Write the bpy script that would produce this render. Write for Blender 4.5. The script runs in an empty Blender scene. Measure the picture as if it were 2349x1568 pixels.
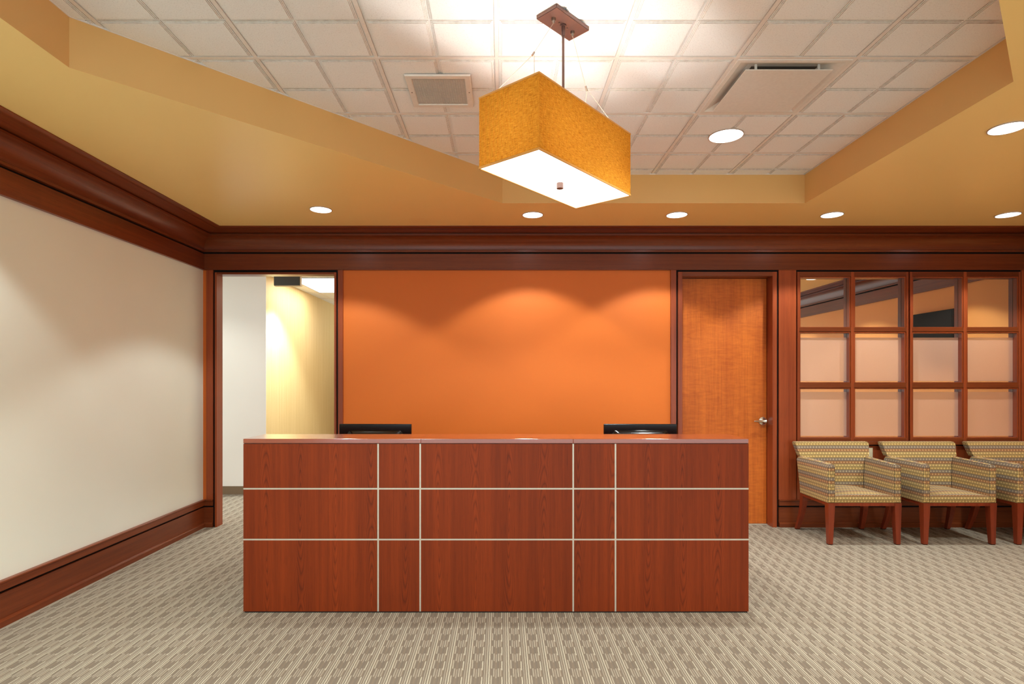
import bpy, bmesh, math, random
from mathutils import Vector, Matrix
random.seed(7)
SC = bpy.context.scene
COL = SC.collection
PI = math.pi

# ---------------------------------------------------------------- camera
F_PX, W_PX, H_PX, CX, CY, EYE = 1316.0, 2349.0, 1568.0, 1150.0, 872.0, 1.4045
cam = bpy.data.cameras.new('camera')
camo = bpy.data.objects.new('camera', cam)
COL.objects.link(camo)
cam.sensor_fit = 'HORIZONTAL'
cam.sensor_width = 36.0
cam.lens = F_PX * 36.0 / W_PX
cam.shift_x = (W_PX / 2 - CX) / W_PX
cam.shift_y = (CY - H_PX / 2) / W_PX
cam.clip_start = 0.05
camo.location = (0, 0, EYE)
camo.rotation_euler = (PI / 2, 0, 0)
SC.camera = camo

# ---------------------------------------------------------------- exposure / world
SC.view_settings.view_transform = 'Standard'
SC.view_settings.look = 'None'
SC.view_settings.exposure = 0.52
SC.view_settings.gamma = 1.0
SC.view_settings.use_curve_mapping = False
SC.cycles.max_bounces = 10
SC.cycles.diffuse_bounces = 6
SC.cycles.glossy_bounces = 5
SC.cycles.transmission_bounces = 6
SC.cycles.transparent_max_bounces = 8
SC.cycles.use_denoising = True
SC.cycles.sample_clamp_indirect = 6.0
SC.cycles.caustics_reflective = False
SC.cycles.caustics_refractive = False
wd = bpy.data.worlds.new('world')
SC.world = wd
wd.use_nodes = True
wd.node_tree.nodes['Background'].inputs[0].default_value = (0.82, 1.0, 1.04, 1)
wd.node_tree.nodes['Background'].inputs[1].default_value = 1.6  # even world light added as fill, enters by the open front

LAMP = (0.90, 1.0, 0.97)          # colour of the downlights
P_SOFFIT, P_TRAY, P_PEND, P_HALL = 62.0, 58.0, 15.0, 22.0
SPOT_ANGLE, SPOT_BLEND = math.radians(110), 0.25

# room (metres; y = depth from the camera)
XL, XR, YB, YF = -2.867, 5.07, 5.516, -1.7
ZS, ZC = 2.807, 3.0415            # soffit, tiled ceiling
def px(x, d): return (x - CX) * d / F_PX
def pz(y, d): return EYE - (y - CY) * d / F_PX

# ---------------------------------------------------------------- materials
def lin(c):
    r = []
    for v in c:
        v /= 255.0
        r.append(v / 12.92 if v <= 0.04045 else ((v + 0.055) / 1.055) ** 2.4)
    return (r[0], r[1], r[2], 1.0)

class NT:
    def __init__(s, name):
        s.m = bpy.data.materials.new(name); s.m.use_nodes = True
        s.t = s.m.node_tree; s.b = s.t.nodes['Principled BSDF']
        s.out = s.t.nodes['Material Output']
    def n(s, kind, **kw):
        nd = s.t.nodes.new(kind)
        for k, v in kw.items():
            setattr(nd, k, v)
        return nd
    def l(s, a, b): s.t.links.new(a, b)
    def math(s, op, a, b=None, c=None):
        nd = s.n('ShaderNodeMath', operation=op)
        for i, v in enumerate((a, b, c)):
            if v is None: continue
            if isinstance(v, (int, float)): nd.inputs[i].default_value = v
            else: s.l(v, nd.inputs[i])
        return nd.outputs[0]
    def mix(s, f, a, b, blend='MIX'):
        nd = s.n('ShaderNodeMix', data_type='RGBA', blend_type=blend)
        for i, v in ((0, f), (6, a), (7, b)):
            if isinstance(v, (int, float)): nd.inputs[i].default_value = v
            elif isinstance(v, tuple): nd.inputs[i].default_value = v
            else: s.l(v, nd.inputs[i])
        return nd.outputs[2]
    def coord(s, which='Object', scale=(1, 1, 1), loc=(0, 0, 0)):
        tc = s.n('ShaderNodeTexCoord'); mp = s.n('ShaderNodeMapping')
        mp.inputs['Scale'].default_value = scale; mp.inputs['Location'].default_value = loc
        s.l(tc.outputs[which], mp.inputs['Vector']); return mp.outputs[0]
    def noise(s, vec, scale, detail=3, rough=0.5, dist=0.0):
        nd = s.n('ShaderNodeTexNoise')
        nd.inputs['Scale'].default_value = scale; nd.inputs['Detail'].default_value = detail
        nd.inputs['Roughness'].default_value = rough; nd.inputs['Distortion'].default_value = dist
        s.l(vec, nd.inputs['Vector']); return nd.outputs['Fac']
    def ramp(s, fac, stops):
        nd = s.n('ShaderNodeValToRGB')
        el = nd.color_ramp.elements
        while len(el) < len(stops): el.new(0.5)
        for e, (p, c) in zip(el, stops): e.position = p; e.color = c
        s.l(fac, nd.inputs[0]); return nd.outputs[0]
    def bump(s, h, strength, dist=0.002):
        nd = s.n('ShaderNodeBump'); nd.inputs['Strength'].default_value = strength
        nd.inputs['Distance'].default_value = dist
        s.l(h, nd.inputs['Height']); s.l(nd.outputs[0], s.b.inputs['Normal'])
    def base(s, c):
        if isinstance(c, tuple): s.b.inputs['Base Color'].default_value = c
        else: s.l(c, s.b.inputs['Base Color'])
    def rough(s, r): s.b.inputs['Roughness'].default_value = r

def paint(name, c, rough=0.6, spec=0.4, grain=0.25, mottled=0.05):
    t = NT(name)
    v = t.coord()
    n1 = t.noise(v, 1.3, 2); n2 = t.noise(v, 420, 2)
    dark = tuple(x * (1 - mottled * 2) for x in lin(c)[:3]) + (1,)
    t.base(t.mix(n1, lin(c), dark)); t.rough(rough)
    t.b.inputs['Specular IOR Level'].default_value = spec
    t.bump(n2, grain, 0.0008)
    return t.m

def flat(name, c, rough=0.5, metal=0.0, spec=0.5):
    t = NT(name)
    n = t.noise(t.coord(), 60, 2)
    t.base(t.mix(n, lin(c), tuple(x * 0.86 for x in lin(c)[:3]) + (1,)))
    t.rough(rough); t.b.inputs['Metallic'].default_value = metal
    t.b.inputs['Specular IOR Level'].default_value = spec
    return t.m

def wood(name, c1, c2, axis='z', rough=0.32, cathedral=False, vary=0.2, fig=False, coat=0.08, spec=0.35):
    """c1 light, c2 dark; grain runs along axis"""
    t = NT(name)
    long_, fine = 0.7, 38.0
    sc = {'x': (long_, fine, fine), 'y': (fine, long_, fine), 'z': (fine, fine, long_)}[axis]
    v = t.coord('Object', sc)
    g = t.noise(v, 1.0, 5, 0.62, 0.3)
    sc2 = tuple(q * 6 if q > 1 else q * 10 for q in sc)
    pores = t.noise(t.coord('Object', sc2), 1.0, 2)
    sc3 = tuple(q * 0.14 if q > 1 else q * 0.6 for q in sc)
    broad = t.noise(t.coord('Object', sc3), 1.0, 2)
    f = t.math('ADD', t.math('MULTIPLY', g, 0.55), t.math('MULTIPLY', broad, 0.45))
    if cathedral:
        tc = t.n('ShaderNodeTexCoord'); sp = t.n('ShaderNodeSeparateXYZ'); t.l(tc.outputs['Object'], sp.inputs[0])
        wob = t.noise(t.coord('Object', (3.0, 3.0, 0.9)), 1.4, 3)
        x = t.math('ADD', sp.outputs[0], t.math('MULTIPLY', wob, 0.05))
        cell = t.math('FLOOR', t.math('DIVIDE', x, 0.21))
        wn = t.n('ShaderNodeTexWhiteNoise', noise_dimensions='1D'); t.l(cell, wn.inputs['W'])
        u = t.math('SUBTRACT', t.math('FRACT', t.math('DIVIDE', x, 0.21)), 0.5)
        zz = t.math('ADD', t.math('MULTIPLY', sp.outputs[2], 1.35), t.math('MULTIPLY', wn.outputs[0], 3.0))
        zz = t.math('SUBTRACT', t.math('FRACT', t.math('MULTIPLY', zz, 0.6)), 0.5)
        w2 = t.noise(t.coord('Object', (14, 14, 2.2)), 1.0, 3)
        r = t.math('SQRT', t.math('ADD', t.math('MULTIPLY', t.math('MULTIPLY', u, u), 5.5), t.math('MULTIPLY', zz, zz)))
        r = t.math('ADD', r, t.math('MULTIPLY', w2, 0.16))
        ring = t.math('POWER', t.math('ABSOLUTE', t.math('SINE', t.math('MULTIPLY', r, 46.0))), 0.5)
        fade = t.math('SUBTRACT', 1.0, t.math('MULTIPLY', t.math('ABSOLUTE', u), 2.0))
        f = t.math('ADD', f, t.math('MULTIPLY', t.math('MULTIPLY', t.math('SUBTRACT', 0.72, ring), fade), 0.34))
    if fig:
        curl = t.noise(t.coord('Object', (10, 10, 46)), 1.0, 3, 0.5, 0.8)
        f = t.math('ADD', f, t.math('MULTIPLY', t.math('SUBTRACT', curl, 0.5), 0.5))
    colr = t.ramp(f, [(0.30, lin(c1)), (0.72, lin(c2))])
    colr = t.mix(t.math('MULTIPLY', t.math('GREATER_THAN', pores, 0.60), 0.22), colr, tuple(q * 0.5 for q in lin(c2)[:3]) + (1,))
    oi = t.n('ShaderNodeObjectInfo')
    k = t.math('SUBTRACT', 1.0, t.math('MULTIPLY', oi.outputs['Random'], vary))
    kk = t.n('ShaderNodeCombineXYZ')
    for i in range(3): t.l(k, kk.inputs[i])
    colr = t.mix(1.0, colr, kk.outputs[0], 'MULTIPLY')
    t.base(colr); t.rough(rough)
    t.b.inputs['Coat Weight'].default_value = coat
    t.b.inputs['Specular IOR Level'].default_value = spec
    t.b.inputs['Coat Roughness'].default_value = 0.18
    t.bump(g, 0.05, 0.001)
    return t.m

def emis(name, c, s):
    t = NT(name); t.base((0.8, 0.8, 0.8, 1))
    t.b.inputs['Emission Color'].default_value = c
    t.b.inputs['Emission Strength'].default_value = s
    return t.m

M = {}
M['orange'] = paint('orange_wall_paint', (218, 112, 38), 0.55, 0.35)
M['white_wall'] = paint('cream_wall_paint', (240, 240, 228), 0.7, 0.25)
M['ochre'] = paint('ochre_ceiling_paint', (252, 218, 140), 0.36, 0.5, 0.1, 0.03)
M['tray'] = paint('tan_tray_sides', (224, 178, 112), 0.5, 0.35, 0.1, 0.03)  # tray sides, darker and browner than the soffit
M['ochre_wall'] = paint('warm_ochre_wall_paint', (250, 172, 96), 0.5, 0.35)
M['hall_white'] = paint('hall_white_paint', (238, 226, 214), 0.7, 0.25)
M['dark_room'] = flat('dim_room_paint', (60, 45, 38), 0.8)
M['gap'] = flat('black_shadow_gap', (16, 11, 9), 0.7, 0, 0.2)
CH1, CH2 = (142, 68, 32), (98, 39, 16)
M['wx'] = wood('cherry_trim_grain_along_x', CH1, CH2, 'x')
M['wy'] = wood('cherry_trim_grain_along_y', CH1, CH2, 'y')
M['wz'] = wood('cherry_trim_upright_grain', (172, 82, 42), (124, 48, 22), 'z')
M['desk'] = wood('cherry_laminate_desk', (144, 55, 12), (100, 34, 6), 'z', 0.5, True, 0.06, coat=0.0, spec=0.22)
M['desk_top'] = wood('cherry_laminate_counter', (160, 66, 22), (122, 46, 14), 'x', 0.24, False, 0.0, coat=1.0, spec=0.6)
M['door'] = wood('figured_cherry_veneer', (212, 112, 36), (176, 82, 22), 'z', 0.45, False, 0.0, True, coat=0.0)
M['chair_wood'] = wood('cherry_chair_wood', (150, 62, 32), (106, 38, 20), 'z', 0.35, False, 0.1)
M['alu'] = flat('brushed_aluminium', (214, 202, 186), 0.5, 0.5)
M['chrome'] = flat('satin_chrome', (220, 214, 204), 0.22, 1.0)
M['bronze'] = flat('brushed_bronze', (112, 88, 82), 0.42, 0.7)
M['nickel'] = flat('satin_nickel', (150, 138, 128), 0.35, 0.9)
M['cable'] = flat('cable', (206, 190, 170), 0.5, 0.2)
M['black_plastic'] = flat('black_gloss_plastic', (18, 12, 11), 0.18)
M['black_matte'] = flat('black_matte_plastic', (26, 20, 18), 0.6, 0, 0.2)
M['kick'] = flat('black_kick_strip', (20, 14, 12), 0.6)
M['plate'] = flat('ivory_plastic', (238, 220, 184), 0.4)
M['vent'] = flat('white_enamel', (232, 228, 220), 0.5)
M['vent_grid'] = flat('grey_enamel_grid', (216, 206, 192), 0.5)
M['vent_dark'] = flat('duct_dark', (92, 82, 72), 0.8)
M['bar'] = flat('ceiling_bar_enamel', (238, 232, 225), 0.55)
M['hall_base'] = flat('brown_rubber_base', (120, 92, 62), 0.6)
M['sign'] = flat('dark_sign_back', (62, 56, 42), 0.55)
M['sign_edge'] = flat('sign_edge', (196, 170, 128), 0.5)
M['lens'] = emis('lit_lens', (0.93, 0.96, 1.0, 1), 7.0)
M['troffer'] = emis('lit_troffer_lens', (1.0, 0.96, 0.88, 1), 2.2)
M['diffuser'] = emis('lit_pendant_diffuser', (1.0, 0.95, 0.85, 1), 3.2)

def m_tile():
    t = NT('acoustic_tile'); v = t.coord()
    n = t.noise(v, 170, 3, 0.7); n2 = t.noise(v, 4, 2)
    c = t.ramp(n, [(0.30, lin((216, 216, 214))), (0.42, lin((238, 240, 239))), (0.7, lin((243, 245, 244)))])
    t.base(t.mix(t.math('MULTIPLY', n2, 0.12), c, lin((222, 214, 206)))); t.rough(0.9)
    t.b.inputs['Specular IOR Level'].default_value = 0.1
    t.bump(n, 0.5, 0.002); return t.m
M['tile'] = m_tile()
def m_dust():
    t = NT('dusty_tile_edge'); n = t.noise(t.coord(), 40, 3)
    t.base(t.ramp(n, [(0.3, lin((172, 160, 148))), (0.65, lin((208, 200, 190)))])); t.rough(0.9); return t.m
M['tile_edge'] = m_dust()

def m_hallwall():
    t = NT('straw_wallcovering')
    n = t.noise(t.coord('Object', (60, 60, 1.2)), 1.0, 4); n2 = t.noise(t.coord('Object', (300, 300, 300)), 1.0, 2)
    f = t.math('ADD', t.math('MULTIPLY', n, 0.6), t.math('MULTIPLY', n2, 0.4))
    t.base(t.ramp(f, [(0.35, lin((214, 186, 128))), (0.65, lin((230, 206, 154)))])); t.rough(0.6); return t.m
M['straw'] = m_hallwall()

def m_carpet():
    t = NT('striped_loop_carpet')
    tc = t.n('ShaderNodeTexCoord'); sp = t.n('ShaderNodeSeparateXYZ'); t.l(tc.outputs['Object'], sp.inputs[0])
    wob = t.noise(t.coord('Object', (60, 30, 1)), 1.0, 2)
    x = t.math('ADD', sp.outputs[0], t.math('MULTIPLY', t.math('SUBTRACT', wob, 0.5), 0.0035))
    CW, NCOL = 0.0056, 17.0
    xs = t.math('DIVIDE', t.math('ADD', x, 40 * CW * NCOL), CW)
    col = t.math('FLOOR', xs)
    fc = t.math('MODULO', col, NCOL)
    def wn(seed):
        w = t.n('ShaderNodeTexWhiteNoise', noise_dimensions='1D')
        t.l(t.math('ADD', fc, seed), w.inputs['W']); return w.outputs[0]
    ph = wn(3.3)
    blk = t.math('LESS_THAN', fc, 8.5)
    ph = t.math('ADD', t.math('MULTIPLY', t.math('SUBTRACT', 1.0, blk), 0.5), t.math('MULTIPLY', ph, 0.12))
    v = t.math('FRACT', t.math('ADD', t.math('DIVIDE', t.math('ADD', sp.outputs[1], 20.0), 0.152), ph))
    duty = t.math('ADD', t.math('ADD', 0.5, t.math('MULTIPLY', wn(9.7), 0.12)), t.math('MULTIPLY', t.math('GREATER_THAN', wn(14.2), 0.7), 0.5))
    on = t.math('LESS_THAN', v, duty)
    cream = t.mix(wn(21.1), lin((206, 196, 174)), lin((166, 153, 136)))
    even = t.math('LESS_THAN', t.math('MODULO', fc, 2.0), 0.5)
    off = t.mix(wn(33.9), lin((122, 111, 101)), lin((150, 130, 108)))
    grey = lin((130, 118, 107))
    c = t.mix(t.math('MULTIPLY', on, even), off, cream)
    c = t.mix(t.math('MULTIPLY', t.math('SUBTRACT', 1.0, even), 0.6), c, grey)
    loops = t.noise(t.coord('Object', (330, 260, 1)), 1.0, 3, 0.7)
    c = t.mix(t.math('MULTIPLY', t.math('SUBTRACT', loops, 0.32), 0.75), c, lin((70, 60, 52)))
    big = t.noise(t.coord('Object', (1.2, 1.2, 1)), 1.0, 2)
    c = t.mix(t.math('MULTIPLY', big, 0.12), c, lin((140, 124, 108)))
    t.base(c); t.rough(0.95); t.b.inputs['Specular IOR Level'].default_value = 0.1
    t.bump(t.math('ADD', loops, t.math('MULTIPLY', t.math('MULTIPLY', on, even), 0.6)), 0.6, 0.003)
    return t.m
M['carpet'] = m_carpet()

def m_fabric():
    """dotted upholstery: columns of beads in rows that change colour; UV in metres"""
    t = NT('beaded_stripe_upholstery')
    tc = t.n('ShaderNodeTexCoord'); sp = t.n('ShaderNodeSeparateXYZ'); t.l(tc.outputs['UV'], sp.inputs[0])
    PU, PV = 0.0138, 0.0272
    us = t.math('DIVIDE', t.math('ADD', sp.outputs[0], 5.0), PU)
    cu = t.math('FLOOR', us)
    odd = t.math('MODULO', cu, 2.0)
    vs = t.math('DIVIDE', t.math('ADD', sp.outputs[1], 5.0), PV)
    cv = t.math('FLOOR', vs)
    odd = t.math('MODULO', t.math('ADD', cu, cv), 2.0)
    fu = t.math('SUBTRACT', t.math('FRACT', us), 0.5)
    fv = t.math('SUBTRACT', t.math('FRACT', vs), 0.5)
    row = t.math('DIVIDE', t.math('MODULO', cv, 4.0), 4.0)
    nd = t.n('ShaderNodeValToRGB'); nd.color_ramp.interpolation = 'CONSTANT'
    el = nd.color_ramp.elements
    stops = [(0.0, (158, 144, 132)), (0.24, (224, 184, 100)), (0.49, (228, 194, 118)), (0.74, (200, 132, 74))]
    while len(el) < 4: el.new(0.5)
    for e, (p, c) in zip(el, stops): e.position = p; e.color = lin(c)
    t.l(row, nd.inputs[0])
    tone = nd.outputs[0]
    # long bead (dull) and round bead (bright) on alternate columns
    r_long = t.math('ADD', t.math('POWER', t.math('DIVIDE', t.math('ABSOLUTE', fu), 0.36), 2.5), t.math('POWER', t.math('DIVIDE', t.math('ABSOLUTE', fv), 0.50), 2.5))
    dv = t.math('DIVIDE', fv, 0.25)
    du = t.math('DIVIDE', fu, 0.43)
    r_dot = t.math('ADD', t.math('MULTIPLY', du, du), t.math('MULTIPLY', dv, dv))
    in_long = t.math('LESS_THAN', r_long, 1.0); in_dot = t.math('LESS_THAN', r_dot, 1.0)
    base = t.mix(0.82, tone, lin((60, 46, 34)))
    dull = t.mix(0.42, tone, lin((116, 84, 56)))
    brt = t.mix(0.32, tone, lin((250, 224, 160)))
    c = t.mix(in_long, base, dull)
    c = t.mix(t.math('MULTIPLY', in_dot, odd), c, brt)
    thr = t.noise(t.coord('Object', (500, 500, 500)), 1.0, 2)
    c = t.mix(t.math('MULTIPLY', thr, 0.3), c, lin((84, 70, 46)))
    t.base(c); t.rough(0.85); t.b.inputs['Sheen Weight'].default_value = 0.15
    t.bump(t.math('ADD', in_long, t.math('MULTIPLY', thr, 0.3)), 0.25, 0.001)
    return t.m
M['fabric'] = m_fabric()

def m_shade():
    t = NT('golden_burlap_shade')
    tc = t.n('ShaderNodeTexCoord'); sp = t.n('ShaderNodeSeparateXYZ'); t.l(tc.outputs['UV'], sp.inputs[0])
    wob = t.noise(t.coord('UV', (14, 14, 14)), 1.0, 2)
    wobn = t.math('MULTIPLY', t.math('SUBTRACT', wob, 0.5), 0.006)
    PU = 0.0054
    u = t.math('DIVIDE', t.math('ADD', sp.outputs[0], wobn), PU)
    v = t.math('DIVIDE', t.math('ADD', sp.outputs[1], wobn), PU)
    su = t.math('SINE', t.math('MULTIPLY', u, 2 * PI)); sv = t.math('SINE', t.math('MULTIPLY', v, 2 * PI))
    weave = t.math('MULTIPLY', su, sv)
    gap = t.math('GREATER_THAN', t.math('MULTIPLY', t.math('MAXIMUM', su, 0.0), t.math('MAXIMUM', sv, 0.0)), 0.45)
    slub = t.noise(t.coord('UV', (40, 400, 1)), 1.0, 3); slub2 = t.noise(t.coord('UV', (400, 40, 1)), 1.0, 3)
    f = t.math('ADD', t.math('MULTIPLY', weave, 0.26), t.math('ADD', t.math('MULTIPLY', slub, 0.6), t.math('MULTIPLY', slub2, 0.4)))
    c = t.ramp(f, [(0.30, lin((112, 58, 8))), (0.5, lin((196, 122, 28))), (0.78, lin((228, 164, 60)))])
    c = t.mix(t.math('MULTIPLY', gap, 0.5), c, lin((252, 206, 104)))
    dif = t.n('ShaderNodeBsdfDiffuse'); tr = t.n('ShaderNodeBsdfTranslucent'); mx = t.n('ShaderNodeMixShader')
    t.l(c, dif.inputs[0]); t.l(c, tr.inputs[0]); mx.inputs[0].default_value = 0.06
    t.l(dif.outputs[0], mx.inputs[1]); t.l(tr.outputs[0], mx.inputs[2])
    t.l(mx.outputs[0], t.out.inputs[0]); return t.m
M['shade'] = m_shade()
M['shade_trim'] = flat('shade_binding', (224, 158, 80), 0.7)

def m_glass():
    """partly mirrored partition glass"""
    t = NT('mirrored_clear_glass')
    g = t.n('ShaderNodeBsdfGlossy'); g.inputs['Roughness'].default_value = 0.012
    g.inputs['Color'].default_value = (0.97, 0.90, 0.82, 1)
    tr = t.n('ShaderNodeBsdfTransparent'); tr.inputs[0].default_value = (0.8, 0.82, 0.8, 1)
    mx = t.n('ShaderNodeMixShader'); mx.inputs[0].default_value = 0.84
    t.l(tr.outputs[0], mx.inputs[1]); t.l(g.outputs[0], mx.inputs[2]); t.l(mx.outputs[0], t.out.inputs[0])
    return t.m
M['glass'] = m_glass()
def m_film():
    t = NT('frosted_glass_film')
    n = t.noise(t.coord(), 500, 2)
    t.base(t.mix(n, lin((228, 184, 160)), lin((216, 170, 146)))); t.rough(0.34)
    t.b.inputs['Specular IOR Level'].default_value = 1.0
    g = t.n('ShaderNodeBsdfGlossy'); g.inputs['Roughness'].default_value = 0.22
    mx = t.n('ShaderNodeMixShader'); mx.inputs[0].default_value = 0.34
    t.l(t.b.outputs[0], mx.inputs[1]); t.l(g.outputs[0], mx.inputs[2]); t.l(mx.outputs[0], t.out.inputs[0])
    return t.m
M['film'] = m_film()

# ---------------------------------------------------------------- builders
WL = {}                                      # world location of each root
def world_loc(o):
    return WL.get(o, Vector((0, 0, 0)))
def empty(name, loc=(0, 0, 0), **props):
    o = bpy.data.objects.new(name, None); COL.objects.link(o); o.location = loc
    o.empty_display_size = 0.1
    WL[o] = Vector(loc)
    for k, v in props.items(): o[k] = v
    return o
def obj(name, bm, mat, parent=None, smooth=False, **props):
    """link bm (given in world coordinates) as one object, expressed in its parent's frame"""
    base = world_loc(parent) if parent else Vector((0, 0, 0))
    if base.length: bmesh.ops.translate(bm, verts=bm.verts, vec=-base)
    me = bpy.data.meshes.new(name); bm.to_mesh(me); bm.free()
    for m in (mat if isinstance(mat, (list, tuple)) else [mat]): me.materials.append(m)
    if smooth:
        for p in me.polygons: p.use_smooth = True
        me.set_sharp_from_angle(angle=math.radians(38))
    o = bpy.data.objects.new(name, me); COL.objects.link(o)
    if parent: o.parent = parent
    WL[o] = base
    for k, v in props.items(): o[k] = v
    return o
def box(bm, x0, x1, y0, y1, z0, z1, bevel=0.0, seg=1):
    vs = [bm.verts.new(c) for c in ((x0,y0,z0),(x1,y0,z0),(x1,y1,z0),(x0,y1,z0),(x0,y0,z1),(x1,y0,z1),(x1,y1,z1),(x0,y1,z1))]
    fs = [bm.faces.new([vs[i] for i in q]) for q in ((3,2,1,0),(4,5,6,7),(0,1,5,4),(1,2,6,5),(2,3,7,6),(3,0,4,7))]
    if bevel > 0:
        es = list({e for f in fs for e in f.edges})
        bmesh.ops.bevel(bm, geom=es, offset=bevel, segments=seg, affect='EDGES', profile=0.5)
    return bm
def B(*a, **k): return box(bmesh.new(), *a, **k)
def tube(bm, a, b, r, seg=12, r2=None, cap=True):
    a, b = Vector(a), Vector(b); d = b - a
    q = d.to_track_quat('Z', 'Y').to_matrix().to_4x4()
    mt = Matrix.Translation((a + b) / 2) @ q
    bmesh.ops.create_cone(bm, cap_ends=cap, segments=seg, radius1=r, radius2=(r if r2 is None else r2), depth=d.length, matrix=mt)
    return bm
def T(*a, **k): return tube(bmesh.new(), *a, **k)
def path_tube(bm, pts, r, seg=6):
    for a, b in zip(pts[:-1], pts[1:]): tube(bm, a, b, r, seg)
    return bm
def uvbox(o, along=None):
    me = o.data; uv = me.uv_layers.new(name='UVMap')
    for p in me.polygons:
        n = p.normal
        ax = max(range(3), key=lambda i: abs(n[i]))
        for li in p.loop_indices:
            c = me.vertices[me.loops[li].vertex_index].co
            uv.data[li].uv = (c.y, c.z) if ax == 0 else ((c.x, c.z) if ax == 1 else (c.x, c.y))
def wallpt(wall, s, p, z):
    if wall == 'left': return (XL + p, s, z)
    if wall == 'right': return (XR - p, s, z)
    return (s, YB - p, z)
def sweep(bm, profile, wall, a, b, ma=False, mb=False):
    """profile: closed list of (projection, z) swept along a wall from a to b, mitred where asked"""
    A = [bm.verts.new(wallpt(wall, a + (p if ma else 0), p, z)) for p, z in profile]
    Bv = [bm.verts.new(wallpt(wall, b - (p if mb else 0), p, z)) for p, z in profile]
    n = len(profile)
    for i in range(n):
        j = (i + 1) % n
        bm.faces.new((A[i], A[j], Bv[j], Bv[i]))
    bm.faces.new(A[::-1]); bm.faces.new(Bv)
    bmesh.ops.recalc_face_normals(bm, faces=bm.faces)
    return bm
S = dict(kind='structure')

# ---------------------------------------------------------------- floor and walls
obj('floor', B(XL - 2.3, XR + 0.3, YF - 0.2, 13.0, -0.12, 0.0), M['carpet'], **S)
obj('wall_left', B(XL - 0.12, XL, YF, YB, 0, ZC + 0.2), M['white_wall'], **S)
# left door opening, right door, windows are left open in the back wall
DF = 5.496                                    # plane of the trim faces
OL, OR_, OT = px(498, DF), px(767, DF), pz(629.3, DF)
DL, DR, DT = px(1564.4, DF), px(1771, DF), pz(633.5, DF)
WZ0, WZ1 = pz(1012, DF), pz(623.2, DF)
WX0, WX1 = px(1828.3, DF), px(2341.2, DF)
bm = bmesh.new()
TB = 5.626
box(bm, XL - 0.12, OL - 0.02, YB, TB, 0, ZC + .2)
box(bm, OL - 0.02, OR_ + 0.02, YB, TB, OT + 0.02, ZC + .2)
box(bm, OR_ + 0.02, DL - 0.02, YB, TB, 0, ZC + .2)
box(bm, DL - 0.02, DR + 0.02, YB, TB, DT + 0.02, ZC + .2)
box(bm, DR + 0.02, WX0 + .005, YB, TB, 0, ZC + .2)
box(bm, WX0 + .005, WX1 - .005, YB, TB, WZ1 - .005, ZC + .2)
box(bm, WX0 + .005, WX1 - .005, YB, TB, 0, WZ0 - .01)
box(bm, WX1 - .005, XR + 0.12, YB, TB, 0, ZC + .2)
obj('wall_back', bm, M['orange'], **S)
obj('wall_right', B(XR, XR + 0.12, YF, YB, 0, ZC + 0.2), M['ochre_wall'], **S)
bm = box(bmesh.new(), XL, XR, YF - 0.12, YF, ZS - 0.15, ZC + 0.2)      # wide unseen front opening, added to let in fill light
box(bm, XL, XL + 0.15, YF - 0.12, YF, 0, ZS - 0.15); box(bm, XR - 0.15, XR, YF - 0.12, YF, 0, ZS - 0.15)
obj('wall_front', bm, M['white_wall'], **S)
pl = bpy.data.lights.new('fill_portal', 'AREA'); pl.shape = 'RECTANGLE'; pl.size = XR - XL - 0.3; pl.size_y = ZS - 0.15  # guides the world fill through the added front opening
pl.cycles.is_portal = True
po = bpy.data.objects.new('fill_portal', pl); COL.objects.link(po)
po.location = ((XL + XR) / 2, YF - 0.05, (ZS - 0.15) / 2); po.rotation_euler = (PI / 2, 0, 0)

# ---------------------------------------------------------------- ceiling: soffit with six-sided tray
HEX = [(-1.939, 2.574), (0.008, 4.546), (2.405, 4.546), (2.405, 2.694), (0.458, 0.72), (-1.939, 0.72)]
bm = bmesh.new()
outer = [(XL, YF), (XR, YF), (XR, YB), (XL, YB)]
def ring(bm, pts, z):
    v = [bm.verts.new((x, y, z)) for x, y in pts]
    return v, [bm.edges.new((v[i], v[(i + 1) % len(v)])) for i in range(len(v))]
vo, eo = ring(bm, outer, ZS); vh, eh = ring(bm, HEX, ZS)
bmesh.ops.triangle_fill(bm, use_beauty=True, use_dissolve=False, edges=eo + eh)
# remove faces inside the tray
def inside(pt, poly):
    x, y = pt; c = False
    for i in range(len(poly)):
        (x1, y1), (x2, y2) = poly[i], poly[i - 1]
        if (y1 > y) != (y2 > y) and x < (x2 - x1) * (y - y1) / (y2 - y1) + x1: c = not c
    return c
bad = [f for f in bm.faces if inside(f.calc_center_median()[:2], HEX)]
bmesh.ops.delete(bm, geom=bad, context='FACES_ONLY')
vt = [bm.verts.new((x, y, ZC + 0.03)) for x, y in HEX]
for i in range(6):
    j = (i + 1) % 6
    bm.faces.new((vh[i], vh[j], vt[j], vt[i]))
bmesh.ops.recalc_face_normals(bm, faces=bm.faces)
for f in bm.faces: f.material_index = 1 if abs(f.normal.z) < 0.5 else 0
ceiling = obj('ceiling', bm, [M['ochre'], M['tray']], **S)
# backing deck above
obj('deck', B(-2.2, 2.6, 0.5, 4.8, ZC + 0.03, ZC + 0.06), M['vent_dark'], ceiling)

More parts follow.
